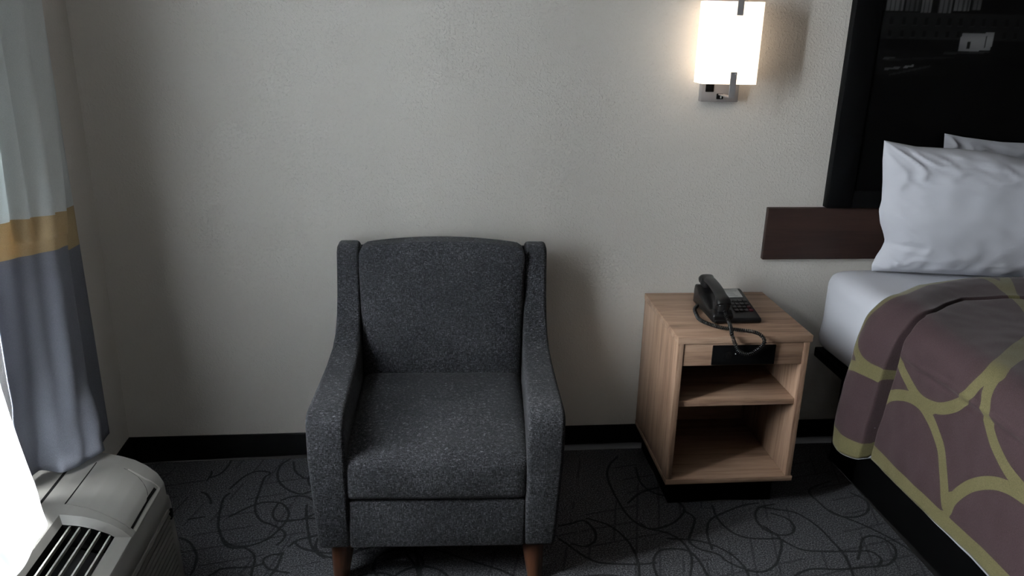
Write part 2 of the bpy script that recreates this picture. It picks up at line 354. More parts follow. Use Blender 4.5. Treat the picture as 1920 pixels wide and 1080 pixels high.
def wseat(p, u, w_, tt):
    p.z += .003*noise.noise(Vector((p.x*9, p.y*9, 1)))*max(0, tt)
    return p
cushion('seat_cushion', (-.263, .263), (-.712, -.145), (.281, .425), top=.020, front=.010, r=.034, warp=wseat)
def wback(p, u, w_, tt):
    # arch of the top, lean of the front face
    k = (p.z-.30)/.55
    p.z += (.022*(1-u*u) if tt > 0 else 0)*max(0, tt)
    if w_ < 0: p.y += -.0 + .062*k*(-w_) + .004*noise.noise(Vector((p.x*8, p.z*8, 3)))
    p.x *= 1 + .022*sm(.45, .84, p.z)
    return p
cushion('back_cushion', (-.264, .264), (-.178, -.022), (.34, .843), top=0, front=.020, r=.028, warp=wback)
bm = bmesh.new(); box(bm, (-.335, -.03, .14), (.335, -.004, .825), .006, 3); autosmooth(mesh_obj('back_panel', bm, M_fab, ch))
bm = bmesh.new(); box(bm, (-.246, -.706, .133), (.246, -.03, .284), .008, 3); autosmooth(mesh_obj('seat_base', bm, M_fab, ch))
for sx in (-1, 1):
    for fy, ty in ((-.655, -.672), (-.06, -.045)):
        bm = bmesh.new(); tube(bm, [(sx*.272, fy, .135), (sx*.273, fy, .118), (sx*.281, ty, .004), (sx*.281, ty, 0)], [.033, .033, .021, .020], 24)
        autosmooth(mesh_obj('leg', bm, M_leg, ch), 50)

# ------------------------------------------------------------ nightstand
ns = thing('nightstand', 'light walnut open nightstand with shelf and black outlet panel beside the bed', 'nightstand', (.967, -.214, 0))
def nb(name, a, b, m, bevel=.0012): return B(name, a, b, m, ns, bevel)
HX = .2155; YF = -.213; YR = .207
nb('tabletop', (-HX-.002, YF-.002, .606), (HX+.002, YR, .629), M_wx)
nb('side_panel', (-HX, YF, .123), (-HX+.019, YR, .606), M_wz)
nb('side_panel', (HX-.023, YF, .123), (HX-.004, YR, .606), M_wz)
dr = nb('drawer_front', (-HX+.020, YF+.003, .530), (HX-.024, YF+.022, .604), M_wx)
nb('shelf', (-HX+.019, YF+.012, .383), (HX-.023, YR-.01, .403), M_wx)
nb('bottom_panel', (-HX-.001, YF-.002, .105), (HX+.001, YR, .123), M_wx)
nb('back_panel', (-HX+.019, YR-.010, .123), (HX-.023, YR-.001, .606), M_wx, 0)
nb('drawer_bottom', (-HX+.019, YF+.022, .530), (HX-.023, YR-.010, .540), M_wx, 0)
B('plinth', (-HX+.03, YF+.05, 0), (HX-.04, YR, .105), M_black, ns)
op = B('outlet_panel', (-.104, YF-.004, .5335), (.100, YF+.003, .5995), M_frame, ns, .002); op['label'] = 'black outlet panel'
bm = bmesh.new()
for r0, yy in ((.0125, YF-.0055), (.0075, YF-.0075)):
    tube(bm, [(-.052+0, YF-.003, .566), (-.052, yy, .566)], r0, 24)
mesh_obj('socket', bm, M_plastic, op)
bm = bmesh.new(); tube(bm, [(-.030, YF-.003, .572), (-.030, YF-.006, .572)], .0018, 10); mesh_obj('indicator', bm, M_card, op)

# ------------------------------------------------------------ telephone
ph = thing('desk_telephone', 'black corded desk telephone with white number card on the nightstand', 'telephone', (.975, -.215, .629), math.radians(0))
# body: wedge, local x -.075..+.078, y -.105 (front) .. +.105
bm = bmesh.new()
pr = [(-.108, .003), (-.112, .012), (-.106, .020), (.085, .052), (.100, .052), (.105, .044), (.105, .003)]
prism(bm, pr, -.076, .080); bmesh.ops.recalc_face_normals(bm, faces=bm.faces[:]); rounded(bm, .004, 3, 30)
body = mesh_obj('body', bm, M_plastic, ph); autosmooth(body, 35)
tilt = math.atan2(.032, .191)
def on_top(y): return .020 + (y+.106)*.032/.191
def plate(name, x0, x1, y0, y1, th, m, par, lift=0, bev=.001):
    bm = bmesh.new(); box(bm, (x0, y0, 0), (x1, y1, th), bev)
    ym = 0
    o = mesh_obj(name, bm, m, par); o.rotation_euler = (tilt, 0, 0); o.location = (0, 0, on_top(0)+lift); autosmooth(o); return o
cardp = plate('number_card', .010, .066, .030, .090, .0022, M_card, ph)
bm = bmesh.new()
for k in range(6): box(bm, (.014, .037+k*.0085, .0021), (.014+rnd.uniform(.026, .046), .0385+k*.0085, .0026))
o = mesh_obj('card_print', bm, M_print, cardp)
for r_ in range(4):
    for c_ in range(4):
        m_ = M_key
        if c_ == 3 and r_ < 2: m_ = M_red
        o = plate('key', .006+c_*.0165, .0185+c_*.0165, -.066+r_*.021, -.053+r_*.021, .004, m_, ph)
        if m_ is M_red: o['label'] = 'dark red key'
# raised handset cradle along the left side
bm = bmesh.new(); prism(bm, [(-.108, .004), (-.110, .030), (-.085, .044), (-.055, .034), (.050, .052), (.075, .074), (.100, .070), (.106, .050), (.106, .004)], -.082, -.014)
bmesh.ops.recalc_face_normals(bm, faces=bm.faces[:]); rounded(bm, .006, 3, 30); autosmooth(mesh_obj('cradle', bm, M_plastic, ph), 35)
# handset: a bowed bar with an ear cup and a mouth cup
hs = bpy.data.objects.new('handset', None)
bm = bmesh.new()
path = catmull([(-.046, -.098, .056), (-.046, -.082, .072), (-.046, -.045, .086), (-.046, 0, .094), (-.046, .050, .097), (-.046, .084, .094), (-.046, .104, .079)], 6)
rings = []
for i, p in enumerate(path):
    k = i/(len(path)-1); d = (path[min(i+1, len(path)-1)]-path[max(i-1, 0)]).normalized(); nrm = Vector((0, -d.z, d.y))
    wd = .0245 if (k < .22 or k > .8) else .0185; wd = .0185+.0065*max(1-sm(.12, .3, k), sm(.72, .88, k)); hh = .010+.006*max(1-sm(.12, .3, k), sm(.72, .88, k))
    if k < .04 or k > .97: wd *= .8; hh *= .7
    ring = []
    for q in range(20):
        a = 2*PI*q/20; cx_ = math.copysign(abs(math.cos(a))**.6, math.cos(a)); sx_ = math.copysign(abs(math.sin(a))**.7, math.sin(a))
        ring.append(bm.verts.new(p + Vector((1, 0, 0))*wd*cx_ + nrm*hh*sx_))
    rings.append(ring)
for i in range(len(rings)-1):
    for q in range(20): bm.faces.new((rings[i][q], rings[i][(q+1) % 20], rings[i+1][(q+1) % 20], rings[i+1][q]))
bm.faces.new(rings[0][::-1]); bm.faces.new(rings[-1])
for yy, zz in ((-.084, .050), (.080, .077)):
    tube(bm, [(-.046, yy, zz+.022), (-.046, yy, zz+.004), (-.046, yy, zz-.010)], [.022, .024, .021], 24)
bpy.data.objects.remove(hs)
hso = mesh_obj('handset', bm, M_plastic, ph, True); autosmooth(hso, 50)
# coiled cord (helix around a path), in world metres then shifted
pth = [(.892, -.170, .640), (.872, -.200, .638), (.862, -.245, .638), (.857, -.300, .638), (.873, -.338, .638), (.898, -.368, .638), (.927, -.385, .638), (.967, -.400, .638), (.992, -.418, .640), (1.008, -.440, .637), (1.018, -.4500, .618),
       (1.003, -.4500, .598), (.984, -.4500, .582), (.962, -.4500, .578), (.938, -.4500, .590), (.925, -.4480, .612), (.915, -.440, .640), (.922, -.405, .650), (.935, -.358, .646), (.932, -.330, .662), (.929, -.312, .682)]
cp = catmull(pth, 30); L_ = [0]
for a, b in zip(cp[:-1], cp[1:]): L_.append(L_[-1]+(b-a).length)
tot = L_[-1]; turns = int(tot/.0058); N = turns*12; hp = []
Lx = np.array(L_); px_, py_, pz_ = (np.array([p[k] for p in cp]) for k in range(3))
prev = Vector((0, 0, 1))
for i in range(N+1):
    s_ = tot*i/N; e = 1e-3
    p = Vector((np.interp(s_, Lx, px_), np.interp(s_, Lx, py_), np.interp(s_, Lx, pz_)))
    q = Vector((np.interp(min(tot, s_+e), Lx, px_), np.interp(min(tot, s_+e), Lx, py_), np.interp(min(tot, s_+e), Lx, pz_)))
    q0 = Vector((np.interp(max(0, s_-e), Lx, px_), np.interp(max(0, s_-e), Lx, py_), np.interp(max(0, s_-e), Lx, pz_)))
    d = (q-q0).normalized(); prev = (prev-d*prev.dot(d)).normalized(); b2 = d.cross(prev); a = 2*PI*i/12
    hp.append(p + (prev*math.cos(a)+b2*math.sin(a))*.0044 - Vector((.975, -.215, .629)))
bm = bmesh.new(); tube(bm, hp, .0021, 6); mesh_obj('coiled_cord', bm, M_plastic, ph, True)

# ------------------------------------------------------------ wall sconce
SX = .944
sn = thing('wall_sconce', 'lit wall sconce with white rectangular shade and nickel clips above the nightstand', 'wall lamp', (SX, 0, 1.305))
B('back_plate', (-.062, -.030, 0), (.064, 0, .34), M_metal, sn, .002)
# shade: open-backed tray of frosted glass with rounded vertical corners
bm = bmesh.new()
def shade_xy(k):   # plan path from left rear to right rear
    R_ = .018; pts = [(-.095, -.040), (-.095, -.125+R_)]
    for j in range(1, 8): a = PI + j*PI/16; pts.append((-.095+R_+R_*math.cos(a), -.125+R_+R_*math.sin(a)))
    for j in range(0, 8): a = 1.5*PI + j*PI/16; pts.append((.088-R_+R_*math.cos(a), -.125+R_+R_*math.sin(a)))
    pts += [(.088, -.125+R_), (.088, -.040)]
    return pts
pts = shade_xy(0)
V0 = [bm.verts.new((x, y, .064)) for x, y in pts]; V1 = [bm.verts.new((x, y, .313)) for x, y in pts]
for i in range(len(pts)-1): bm.faces.new((V0[i], V0[i+1], V1[i+1], V1[i]))
bm.faces.new(V0[::-1]); bm.faces.new(V1)
sh = mesh_obj('shade', bm, M_shade, sn); autosmooth(sh, 40); modi(sh, 'SOLIDIFY', thickness=.004, offset=-1)
for z0, z1, zz in ((.022, .102, .030), (.272, .345, .335)):
    bm = bmesh.new(); x_ = .004
    box(bm, (x_-.010, -.1315, z0), (x_+.010, -.1275, z1), .0008)
    box(bm, (x_-.010, -.129, zz-.004 if z0 > .2 else z0), (x_+.010, -.029, zz if z0 > .2 else z0+.004), .0008)
    mesh_obj('clip', bm, M_metal, sn)
bm = bmesh.new(); box(bm, (-.050, -.0325, .032), (-.022, -.0295, .060), .002); so = mesh_obj('socket', bm, M_frame, sn)
bm = bmesh.new()
for xx in (-.042, -.031): box(bm, (xx, -.0335, .043), (xx+.002, -.0322, .052))
mesh_obj('socket_slot', bm, M_gapshade, so)
bm = bmesh.new(); box(bm, (.030, -.0325, .034), (.050, -.0295, .060), .002); so = mesh_obj('socket', bm, M_frame, sn)
bm = bmesh.new(); box(bm, (-.011, -.0325, .009), (.012, -.0295, .027), .002); so = mesh_obj('switch', bm, M_frame, sn)
bm = bmesh.new(); box(bm, (.001, -.036, .012), (.005, -.0322, .024), .0008); mesh_obj('switch_toggle', bm, M_card, so)

# ------------------------------------------------------------ wooden rail and black artwork panel
B0 = B('headboard_rail', (1.164, -.021, .755), (3.10, 0, .943), M_dark, None, .003); tag(B0, 'dark walnut headboard rail on the wall behind the bed', 'headboard')
art = thing('wall_picture', 'large black framed dark night cityscape picture on the wall above the bed', 'picture', (2.19, 0, .9455))
bm = bmesh.new()
fw = .092; X0, X1, Z1 = -.822, .822, 1.14
for a, b in (((X0, -.034, 0), (X0+fw, 0, Z1)), ((X1-fw, -.034, 0), (X1, 0, Z1)), ((X0+fw, -.034, 0), (X1-fw, 0, .060)), ((X0+fw, -.034, Z1-fw), (X1-fw, 0, Z1))): box(bm, a, b, .003)
autosmooth(mesh_obj('frame', bm, M_frame, art))
def picture():
    nx, nz = 380, 260; xs = np.linspace(X0+fw-.004, X1-fw+.004, nx); zs = np.linspace(.058, Z1-fw+.002, nz)
    me = bpy.data.meshes.new('print'); gx, gz = np.meshgrid(xs, zs, indexing='ij')
    V = np.stack([gx.ravel(), np.full(gx.size, -.028), gz.ravel()], 1)
    idx = np.arange(nx*nz).reshape(nx, nz); F = np.stack([idx[:-1, :-1], idx[1:, :-1], idx[1:, 1:], idx[:-1, 1:]], -1).reshape(-1, 4)
    me.from_pydata(V.tolist(), [], F.tolist())
    x = gx+2.19; z = gz+.9455        # world metres
    im = np.full(x.shape, .0012)
    r = np.random.RandomState(2)
    blot = np.array([[noise.noise(Vector((a*7, b*22, 0))) for b in zs] for a in xs])
    # faint block of buildings with rows of darker windows
    bl = (x < 1.98) & (z > 1.515-.0*x) & (z < 1.60)
    im[bl] = .0052+.002*blot[bl]
    for row, zz in enumerate((1.572, 1.533)):
        for k in range(12):
            xx = 1.50+k*.040; mk = (abs(x-xx) < .006) & (abs(z-zz) < .010); im[mk] = .0012
            mk = (abs(x-xx) < .010) & (abs(z-zz+.013) < .002); im[mk] = .0095
    # bright strip of lit facades at the top
    for x0_, x1_, z0_, v_ in ((1.440, 1.470, 1.604, .030), (1.475, 1.530, 1.602, .055), (1.540, 1.590, 1.603, .028), (1.592, 1.628, 1.600, .060), (1.650, 1.700, 1.600, .045), (1.705, 1.760, 1.606, .055), (1.768, 1.80, 1.61, .04)):
        mk = (x > x0_) & (x < x1_) & (z > z0_) & (z < 1.655); im[mk] = v_*(.8+.3*blot[mk])
        mk2 = mk & ((np.floor(x*180) % 3) == 0) & (z < 1.64); im[mk2] *= .35
    for k in range(30):
        xx, zz, v_ = r.uniform(1.45, 2.4), r.uniform(1.66, 1.99), r.uniform(.008, .05); mk = (abs(x-xx) < r.uniform(.01, .04)) & (abs(z-zz) < r.uniform(.005, .02)); im[mk] = v_
    # white painted gable
    zt = 1.537+(x-1.745)*.03; mk = (x > 1.748+(z-1.48)*.05) & (x < 1.862+(z-1.48)*.05) & (z > 1.480+(x-1.745)*.03) & (z < zt)
    im[mk] = .095*(.9+.5*blot[mk])
    mk = (abs(x-1.782) < .005) & (z > 1.487) & (z < 1.512); im[mk] = .004
    mk = (abs(x-1.838) < .0015) & (z > 1.49) & (z < 1.53); im[mk] = .01
    # road glints
    for x0_, x1_, z0_, sl, v_ in ((1.49, 1.53, 1.452, .1, .02), (1.50, 1.555, 1.418, .12, .03), (1.565, 1.60, 1.425, .15, .05), (1.52, 1.66, 1.400, .22, .010), (1.70, 1.86, 1.472, .04, .012), (1.50, 1.74, 1.448, .05, .007)):
        mk = (x > x0_) & (x < x1_) & (abs(z-z0_-(x-x0_)*sl) < .003); im[mk] = v_
    mk = (z < 1.48) & (z > 1.40) & (x < 1.72); im[mk] = np.maximum(im[mk], .0028*(1+blot[mk]))
    im = np.clip(im, 0.0008, 1).ravel()
    ca = me.color_attributes.new('print', 'FLOAT_COLOR', 'POINT'); ca.data.foreach_set('color', np.stack([im, im, im*1.03, np.ones_like(im)], 1).astype(np.float32).ravel())
    m = mat('printed_cityscape', (.01, .01, .01), .5, spec=.12); t = NT(m); a = t.n('ShaderNodeAttribute', attribute_name='print'); t.l(a.outputs['Color'], t.b.inputs['Base Color'])
    me.materials.append(m); o = bpy.data.objects.new('print', me); C.objects.link(o); o.parent = art
    modi(o, 'SOLIDIFY', thickness=.004, offset=-1)
picture()

# ------------------------------------------------------------ bed
bed = thing('bed', 'bed on a recessed black platform with white fitted sheet', 'bed', (2.13, -1.06, 0))
def bl(p): return (p[0]-2.13, p[1]+1.06, p[2])
bp = B('platform_base', bl((1.478, -2.0, 0)), bl((2.80, -.12, .40)), M_black, bed)
B('platform_deck', bl((1.385, -2.06, .40)), bl((2.88, -.065, .435)), M_black, bed, .004)
def mattress():
    bm = bmesh.new(); X0, X1, Y0, Y1, Z0, Z1, r = 1.372, 2.90, -2.08, -.065, .435, .745, .062
    box(bm, (X0, Y0, Z0), (X1, Y1, Z1))
    # one grid per face, rounded by clamping
    bmesh.ops.subdivide_edges(bm, edges=bm.edges[:], cuts=47, use_grid_fill=True)
    c = Vector(((X0+X1)/2, (Y0+Y1)/2, (Z0+Z1)/2)); h = Vector(((X1-X0)/2, (Y1-Y0)/2, (Z1-Z0)/2))
    for v in bm.verts:
        p = v.co-c; f = Vector((p.x/h.x, p.y/h.y, p.z/h.z))
        q = Vector([max(-h[k]+r, min(h[k]-r, p[k])) for k in range(3)]); d = p-q
        if d.length > 1e-6: p = q+d.normalized()*r
        w_ = p+c
        wr = .005*noise.noise(Vector((w_.x*6, w_.y*5, w_.z*3)))+.003*noise.noise(Vector((w_.x*14, w_.y*16, w_.z*5)))
        if w_.x < X0+.05: wr += .006*math.sin(w_.z*30+w_.y*6)*sm(.62, .46, w_.z)
        n_ = d.normalized() if d.length > 1e-6 else Vector((0, 0, 1))
        v.co = w_+n_*wr - Vector((2.13, -1.06, 0))
    bmesh.ops.remove_doubles(bm, verts=bm.verts[:], dist=1e-4)
    o = mesh_obj('mattress', bm, M_linen, bed, True); o['label'] = 'mattress under a white fitted sheet'; modi(o, 'SUBSURF', levels=1, render_levels=1)
mattress()

# coverlet ------------------------------------------------------------
EDGE = [(-.04, .405), (.05, .395), (.19, .415), (.26, .43), (.35, .44), (.447, .462), (.514, .455), (.632, .373), (.756, .325), (.858, .304), (1.1, .29), (1.25, .34), (2.2, .36)]
CREA = [(-.04, .578), (.05, .585), (.106, .588), (.226, .606), (.34, .629), (.443, .648), (.536, .612), (.60, .56), (.693, .505), (.825, .496), (.93, .51), (2.2, .53)]
SMAX = 1.95; TMAX = 1.95; XS = 1.352; ZT = .757; ZH = .282; RR = .075
def cov_base(s, t_, inset=0):
    """point and outward normal on the draped surface; s along the bed, t up the side then across the top"""
    side = ZT-RR-ZH; arc = RR*PI/2
    if t_ < side: p = Vector((XS, -s, ZH+t_)); n_ = Vector((-1, 0, 0))
    elif t_ < side+arc:
        a = (t_-side)/RR; p = Vector((XS+RR-RR*math.cos(a), -s, ZT-RR+RR*math.sin(a))); n_ = Vector((-math.cos(a), 0, math.sin(a)))
    else: p = Vector((XS+RR+(t_-side-arc), -s, ZT)); n_ = Vector((0, 0, 1))
    return p, n_
def cov_point(s, t_, off=0):
    e, c = interp(t_, EDGE), interp(t_, CREA)
    tt = t_
    p, n_ = cov_base(s, tt)
    lower = 1-sm(.30, .47, tt)
    d = .004
    q = (s-e)/(c-e)
    if q < 1:
        amp = .020+.030*lower
        d += amp*(sm(-.25, .30, q))*(1-.45*sm(.45, .93, q))*(1-sm(.955, 1.0, q)) + .004
        if lower > .5 and 0.02 < q < .99 and tt < .14: p.z -= .034*math.sin(PI*min(1, max(0, q)))**.5*(1-sm(0, .14, tt))
    else:
        d += .012*(1-sm(0, .22, s-c)) * (1-.6*lower)
    # pinch right at the crease
    d -= (.017 if tt < .5 else .008)*math.exp(-((s-c-.003)/(.007 if tt < .5 else .004))**2)
    # a diagonal pressed fold on the side and soft waves along the hem
    fz = .370+.004*math.sin(s*8)
    d += (.0060*math.exp(-((t_-fz-.008)/.009)**2)-.0045*math.exp(-((t_-fz+.006)/.006)**2))*sm(.64, .70, s)*(1 if t_ < .6 else 0)
    d += .006*math.sin(s*9+1)*(1-sm(0, .35, t_))*sm(c, c+.15, s)
    d += .004*noise.noise(Vector((s*6, t_*6, 2)))+.0018*noise.noise(Vector((s*20, t_*16, 5)))
    d += .010*sm(.9, 1.5, s)*(1-sm(0, .25, t_))
    return p+n_*(d+off)
def coverlet():
    rows = [k*.0085 for k in range(int(TMAX/.0085)+1)]; q1 = 36
    cols = [(0, 1-(1-k/q1)**1.9) for k in range(q1)]+[(1, (k/130)**1.7) for k in range(131)]
    org = Vector((2.13, -1.06, .757)); V = []; ST = []
    for t_ in rows:
        e, c = interp(t_, EDGE), interp(t_, CREA)
        for kind, k in cols:
            s = e+(c-e)*k if kind == 0 else c+(SMAX-c)*k
            V.append(cov_point(s, t_)-org); ST.append((s, t_, e))
    nc = len(cols); F = [(i*nc+j, i*nc+j+1, (i+1)*nc+j+1, (i+1)*nc+j) for i in range(len(rows)-1) for j in range(nc-1)]
    me = bpy.data.meshes.new('coverlet'); me.from_pydata(V, [], F); me.update()
    P = np.array([(s, t_) for s, t_, e in ST])
    # distance inside / outside the olive bands (negative = band)
    cr = np.array([interp(t_, CREA) for s, t_, e in ST])
    main = np.where(P[:, 0] > cr, dist_to_lines(P, BANDS[:5], 8)-.0165, 1.)
    main = np.minimum(main, np.where(P[:, 0] <= cr+.002, dist_to_lines(P, BANDS[5:7], 8)-.0165, 1.)); main = np.minimum(main, dist_to_lines(P, BANDS[7:], 8)-.0165)
    more = np.where(P[:, 0] > cr, dist_to_lines(P, BANDS2, 8)-.0165, 1.)
    hem = P[:, 1]-.050-.004*np.sin(P[:, 0]*5)
    edge = P[:, 0]-np.array([e for s, t_, e in ST])-np.array([interp(t_, [(0, .016), (.3, .018), (.42, .026), (.5, .040), (.7, .038), (.8, .014), (.9, .004), (2, .004)]) for s, t_, e in ST])
    dd = np.minimum(np.minimum(main, more), np.minimum(hem, edge))
    at = me.attributes.new('band', 'FLOAT', 'POINT'); at.data.foreach_set('value', dd.astype(np.float32))
    m = mat('coverlet_cloth', (.05, .03, .03), .75, spec=.12); t = NT(m); me.materials.append(m)
    a = t.n('ShaderNodeAttribute', attribute_name='band')
    k = t.math('GREATER_THAN', a.outputs['Fac'], 0)
    wv = t.noise(t.coord((500, 500, 500)), 1, 2)
    br = t.ramp(wv, [(.3, (.024, .0135, .015)), (.7, (.043, .026, .029))]); ol = t.ramp(wv, [(.3, (.064, .057, .024)), (.7, (.106, .096, .046))])
    t.l(t.mix(k, ol, br), t.b.inputs['Base Color']); t.b.inputs['Sheen Weight'].default_value = .08; t.bump(wv, .3, .0008)
    for p in me.polygons: p.use_smooth = True
    o = bpy.data.objects.new('coverlet', me); C.objects.link(o); o.location = org
    modi(o, 'SOLIDIFY', thickness=.004, offset=-1)
    tag(o, 'brown coverlet with olive interlocking rings draped over the bed', 'bedspread')
    # white lining that peeps out under the hem
    V = []; rows = [-.009, 0, .02, .06, .12]
    for t_ in rows:
        for kind, k in cols:
            e, c = interp(max(0, t_), EDGE), interp(max(0, t_), CREA); s = e+.006+(c-e)*k if kind == 0 else c+.006*0+(SMAX-c)*k
            p = cov_point(s, max(0, t_), -.006)-org
            if t_ < 0: p.z += t_*(.7+.5*math.sin(s*7))
            V.append(p)
    F = [(i*nc+j, i*nc+j+1, (i+1)*nc+j+1, (i+1)*nc+j) for i in range(len(rows)-1) for j in range(nc-1)]
    me = bpy.data.meshes.new('lining'); me.from_pydata(V, [], F); me.update(); me.materials.append(M_linen)
    for p in me.polygons: p.use_smooth = True
    l = bpy.data.objects.new('lining', me); C.objects.link(l); l.parent = o; modi(l, 'SOLIDIFY', thickness=.001, offset=-1); l['label'] = 'white lining under the hem'
# rings further along the bed and over the top, beyond the traced ones
BANDS2 = []
def arc(cx, cy, rx_, ry_, a0, a1, n=14): return [(cx+rx_*math.cos(a0+(a1-a0)*i/n), cy+ry_*math.sin(a0+(a1-a0)*i/n)) for i in range(n+1)]
for i in range(3):
    for j in range(4):
        cx, cy = .62+i*.5+(j % 2)*.25, 1.12+j*.34
        BANDS2.append(arc(cx, cy, .20, .17, 0, 2*PI, 24))
for i in range(2): BANDS2.append(arc(1.45+i*.42, .22, .19, .20, 0, 2*PI, 24)); BANDS2.append(arc(1.3+i*.42, .62, .19, .17, 0, 2*PI, 24))
coverlet()

# pillows -------------------------------------------------------------
def pillow(name, label, xl, xr, zb, zt, yb, ft, bt, left=None, topf=None, seed=0, nu=90, nv=70, rot=0):
    bm = bmesh.new(); rings = {}
    W = xr-xl; H = zt-zb; org = Vector(((xl+xr)/2, yb, zb))
    def outline(u, v):
        # u,v in 0..1 ; edges drawn slightly concave with pinched corners
        x = xl+W*u; z = zb+H*v
        cu = 1-(2*u-1)**2; cv = 1-(2*v-1)**2
        lx = interp(v, left) if left else .03*cv
        x += lx*(1-u)**2 - .025*cv*u**3
        z -= (interp(u, topf) if topf else .03*cu)*v**2
        z += 0.0*cu
        return x, z
    def thick(u, v, T):
        a = max(0, 1-abs(2*u-1)**2.6); b = max(0, 1-abs(2*v-1)**2.4)
        return T*(a**.55)*(b**.5)
    def wr(u, v, k):
        e = 1-min(1, min(u, 1-u, v, 1-v)*5)
        s = .007*noise.noise(Vector((u*4+seed, v*4, k)))+.0035*noise.noise(Vector((u*11, v*9+seed, k+3)))
        s += .011*(1-min(1, abs(noise.noise(Vector((u*8+seed*3, v*12+u*5, k+7)))*3)))**2*(sm(.6, .9, v)+.8*(1-sm(.05, .2, u))+.4*sm(.42, .22, v))
        # radiating creases near the seams
        s += .0045*e*math.sin(u*46+3*noise.noise(Vector((u*6, v*6, 9)))) * (1 if v > .6 or v < .3 else .3)
        return s*min(1, 12*min(u, 1-u, v, 1-v))
    for side in (0, 1):
        V = []
        for i in range(nu):
            col = []
            for j in range(nv):
                u = .5-.5*math.cos(PI*i/(nu-1)); v = .5-.5*math.cos(PI*j/(nv-1)); x, z = outline(u, v)
                if side == 0: y = yb-thick(u, v, ft)-wr(u, v, 1)
                else: y = yb+thick(u, v, bt)
                y -= rot*sm(-.1, 1.1, u)
                col.append(bm.verts.new(Vector((x, y, z))-org))
            V.append(col)
        for i in range(nu-1):
            for j in range(nv-1): bm.faces.new((V[i][j], V[i+1][j], V[i+1][j+1], V[i][j+1]))
    bmesh.ops.remove_doubles(bm, verts=bm.verts[:], dist=2e-4)
    o = mesh_obj(name, bm, M_linen, None, True, loc=org); tag(o, label, 'pillow'); o['group'] = 'white pillows on the bed'; return o
pillow('pillow', 'front white pillow standing upright on the bed against the black picture', 1.470, 2.20, .752, 1.200, -.150, .130, .020,
       left=[(0, .032), (.05, .030), (.12, .040), (.18, .054), (.24, .062), (.30, .052), (.38, .034), (.48, .022), (.55, .026), (.7, .018), (.85, .006), (1, 0)], topf=[(0, 0), (.15, .018), (.35, .022), (.5, .030), (.7, .06), (.85, .05), (1, .03)], seed=1, rot=.10)
pillow('pillow', 'rear white pillow, only its top showing behind the upright front pillow', 1.735, 2.45, .752, 1.212, -.060, .020, .018,
       left=[(0, .02), (.5, .03), (1, 0)], topf=[(0, 0), (.1, .012), (.3, .028), (.6, .035), (1, .02)], seed=5)

# ------------------------------------------------------------ curtains
def sheet(name, guides, nz, nu, m, parent=None, fold=None, band=None, thick=.002, loc=(0, 0, 0)):
    """guides: list of columns; each column a list of (x,y,z) at matching levels"""
    nl = len(guides[0])
    colsP = [catmull(g, 14) for g in guides]; n1 = len(colsP[0])
    lev = [k/14 for k in range(n1)]
    rowsP = []
    for j in range(n1): rowsP.append(catmull([c[j] for c in colsP], nu))
    n2 = len(rowsP[0]); V = []; A = []
    for j, r in enumerate(rowsP):
        for i, p in enumerate(r):
            u = i/nu; v = lev[j]
            q = p.copy()
            if fold: q = q+fold(u, v, q)
            V.append(q-Vector(loc)); A.append(v)
    F = [(j*n2+i, j*n2+i+1, (j+1)*n2+i+1, (j+1)*n2+i) for j in range(n1-1) for i in range(n2-1)]
    me = bpy.data.meshes.new(name); me.from_pydata(V, [], F); me.update(); me.materials.append(m)
    at = me.attributes.new('level', 'FLOAT', 'POINT'); at.data.foreach_set('value', np.array(A, dtype=np.float32))
    for p in me.polygons: p.use_smooth = True
    o = bpy.data.objects.new(name, me); C.objects.link(o); o.parent = parent
    if thick: modi(o, 'SOLIDIFY', thickness=thick, offset=0)
    return o
M_drape = mat('banded_drape', (.5, .5, .5), .85, spec=.15); t = NT(M_drape)
a = t.n('ShaderNodeAttribute', attribute_name='level').outputs['Fac']
k1 = t.math('GREATER_THAN', a, 2.0); k2 = t.math('GREATER_THAN', a, 3.0)
wv = t.noise(t.coord((700, 700, 700)), 1, 2)
cw = t.ramp(wv, [(.3, (.60, .64, .65)), (.7, (.72, .76, .77))]); cg = t.ramp(wv, [(.3, (.42, .32, .18)), (.7, (.55, .43, .26))]); cb = t.ramp(wv, [(.3, (.16, .168, .205)), (.7, (.24, .25, .295))])
cc = t.mix(k2, t.mix(k1, cw, cg), cb); t.l(cc, t.b.inputs['Base Color']); t.bump(wv, .3, .0008)
out_ = t.t.nodes['Material Output']; tl = t.n('ShaderNodeBsdfTranslucent'); t.l(cc, tl.inputs[0]); mx = t.n('ShaderNodeMixShader'); mx.inputs[0].default_value = .16
t.l(t.b.outputs[0], mx.inputs[1]); t.l(tl.outputs[0], mx.inputs[2]); t.l(mx.outputs[0], out_.inputs[0])
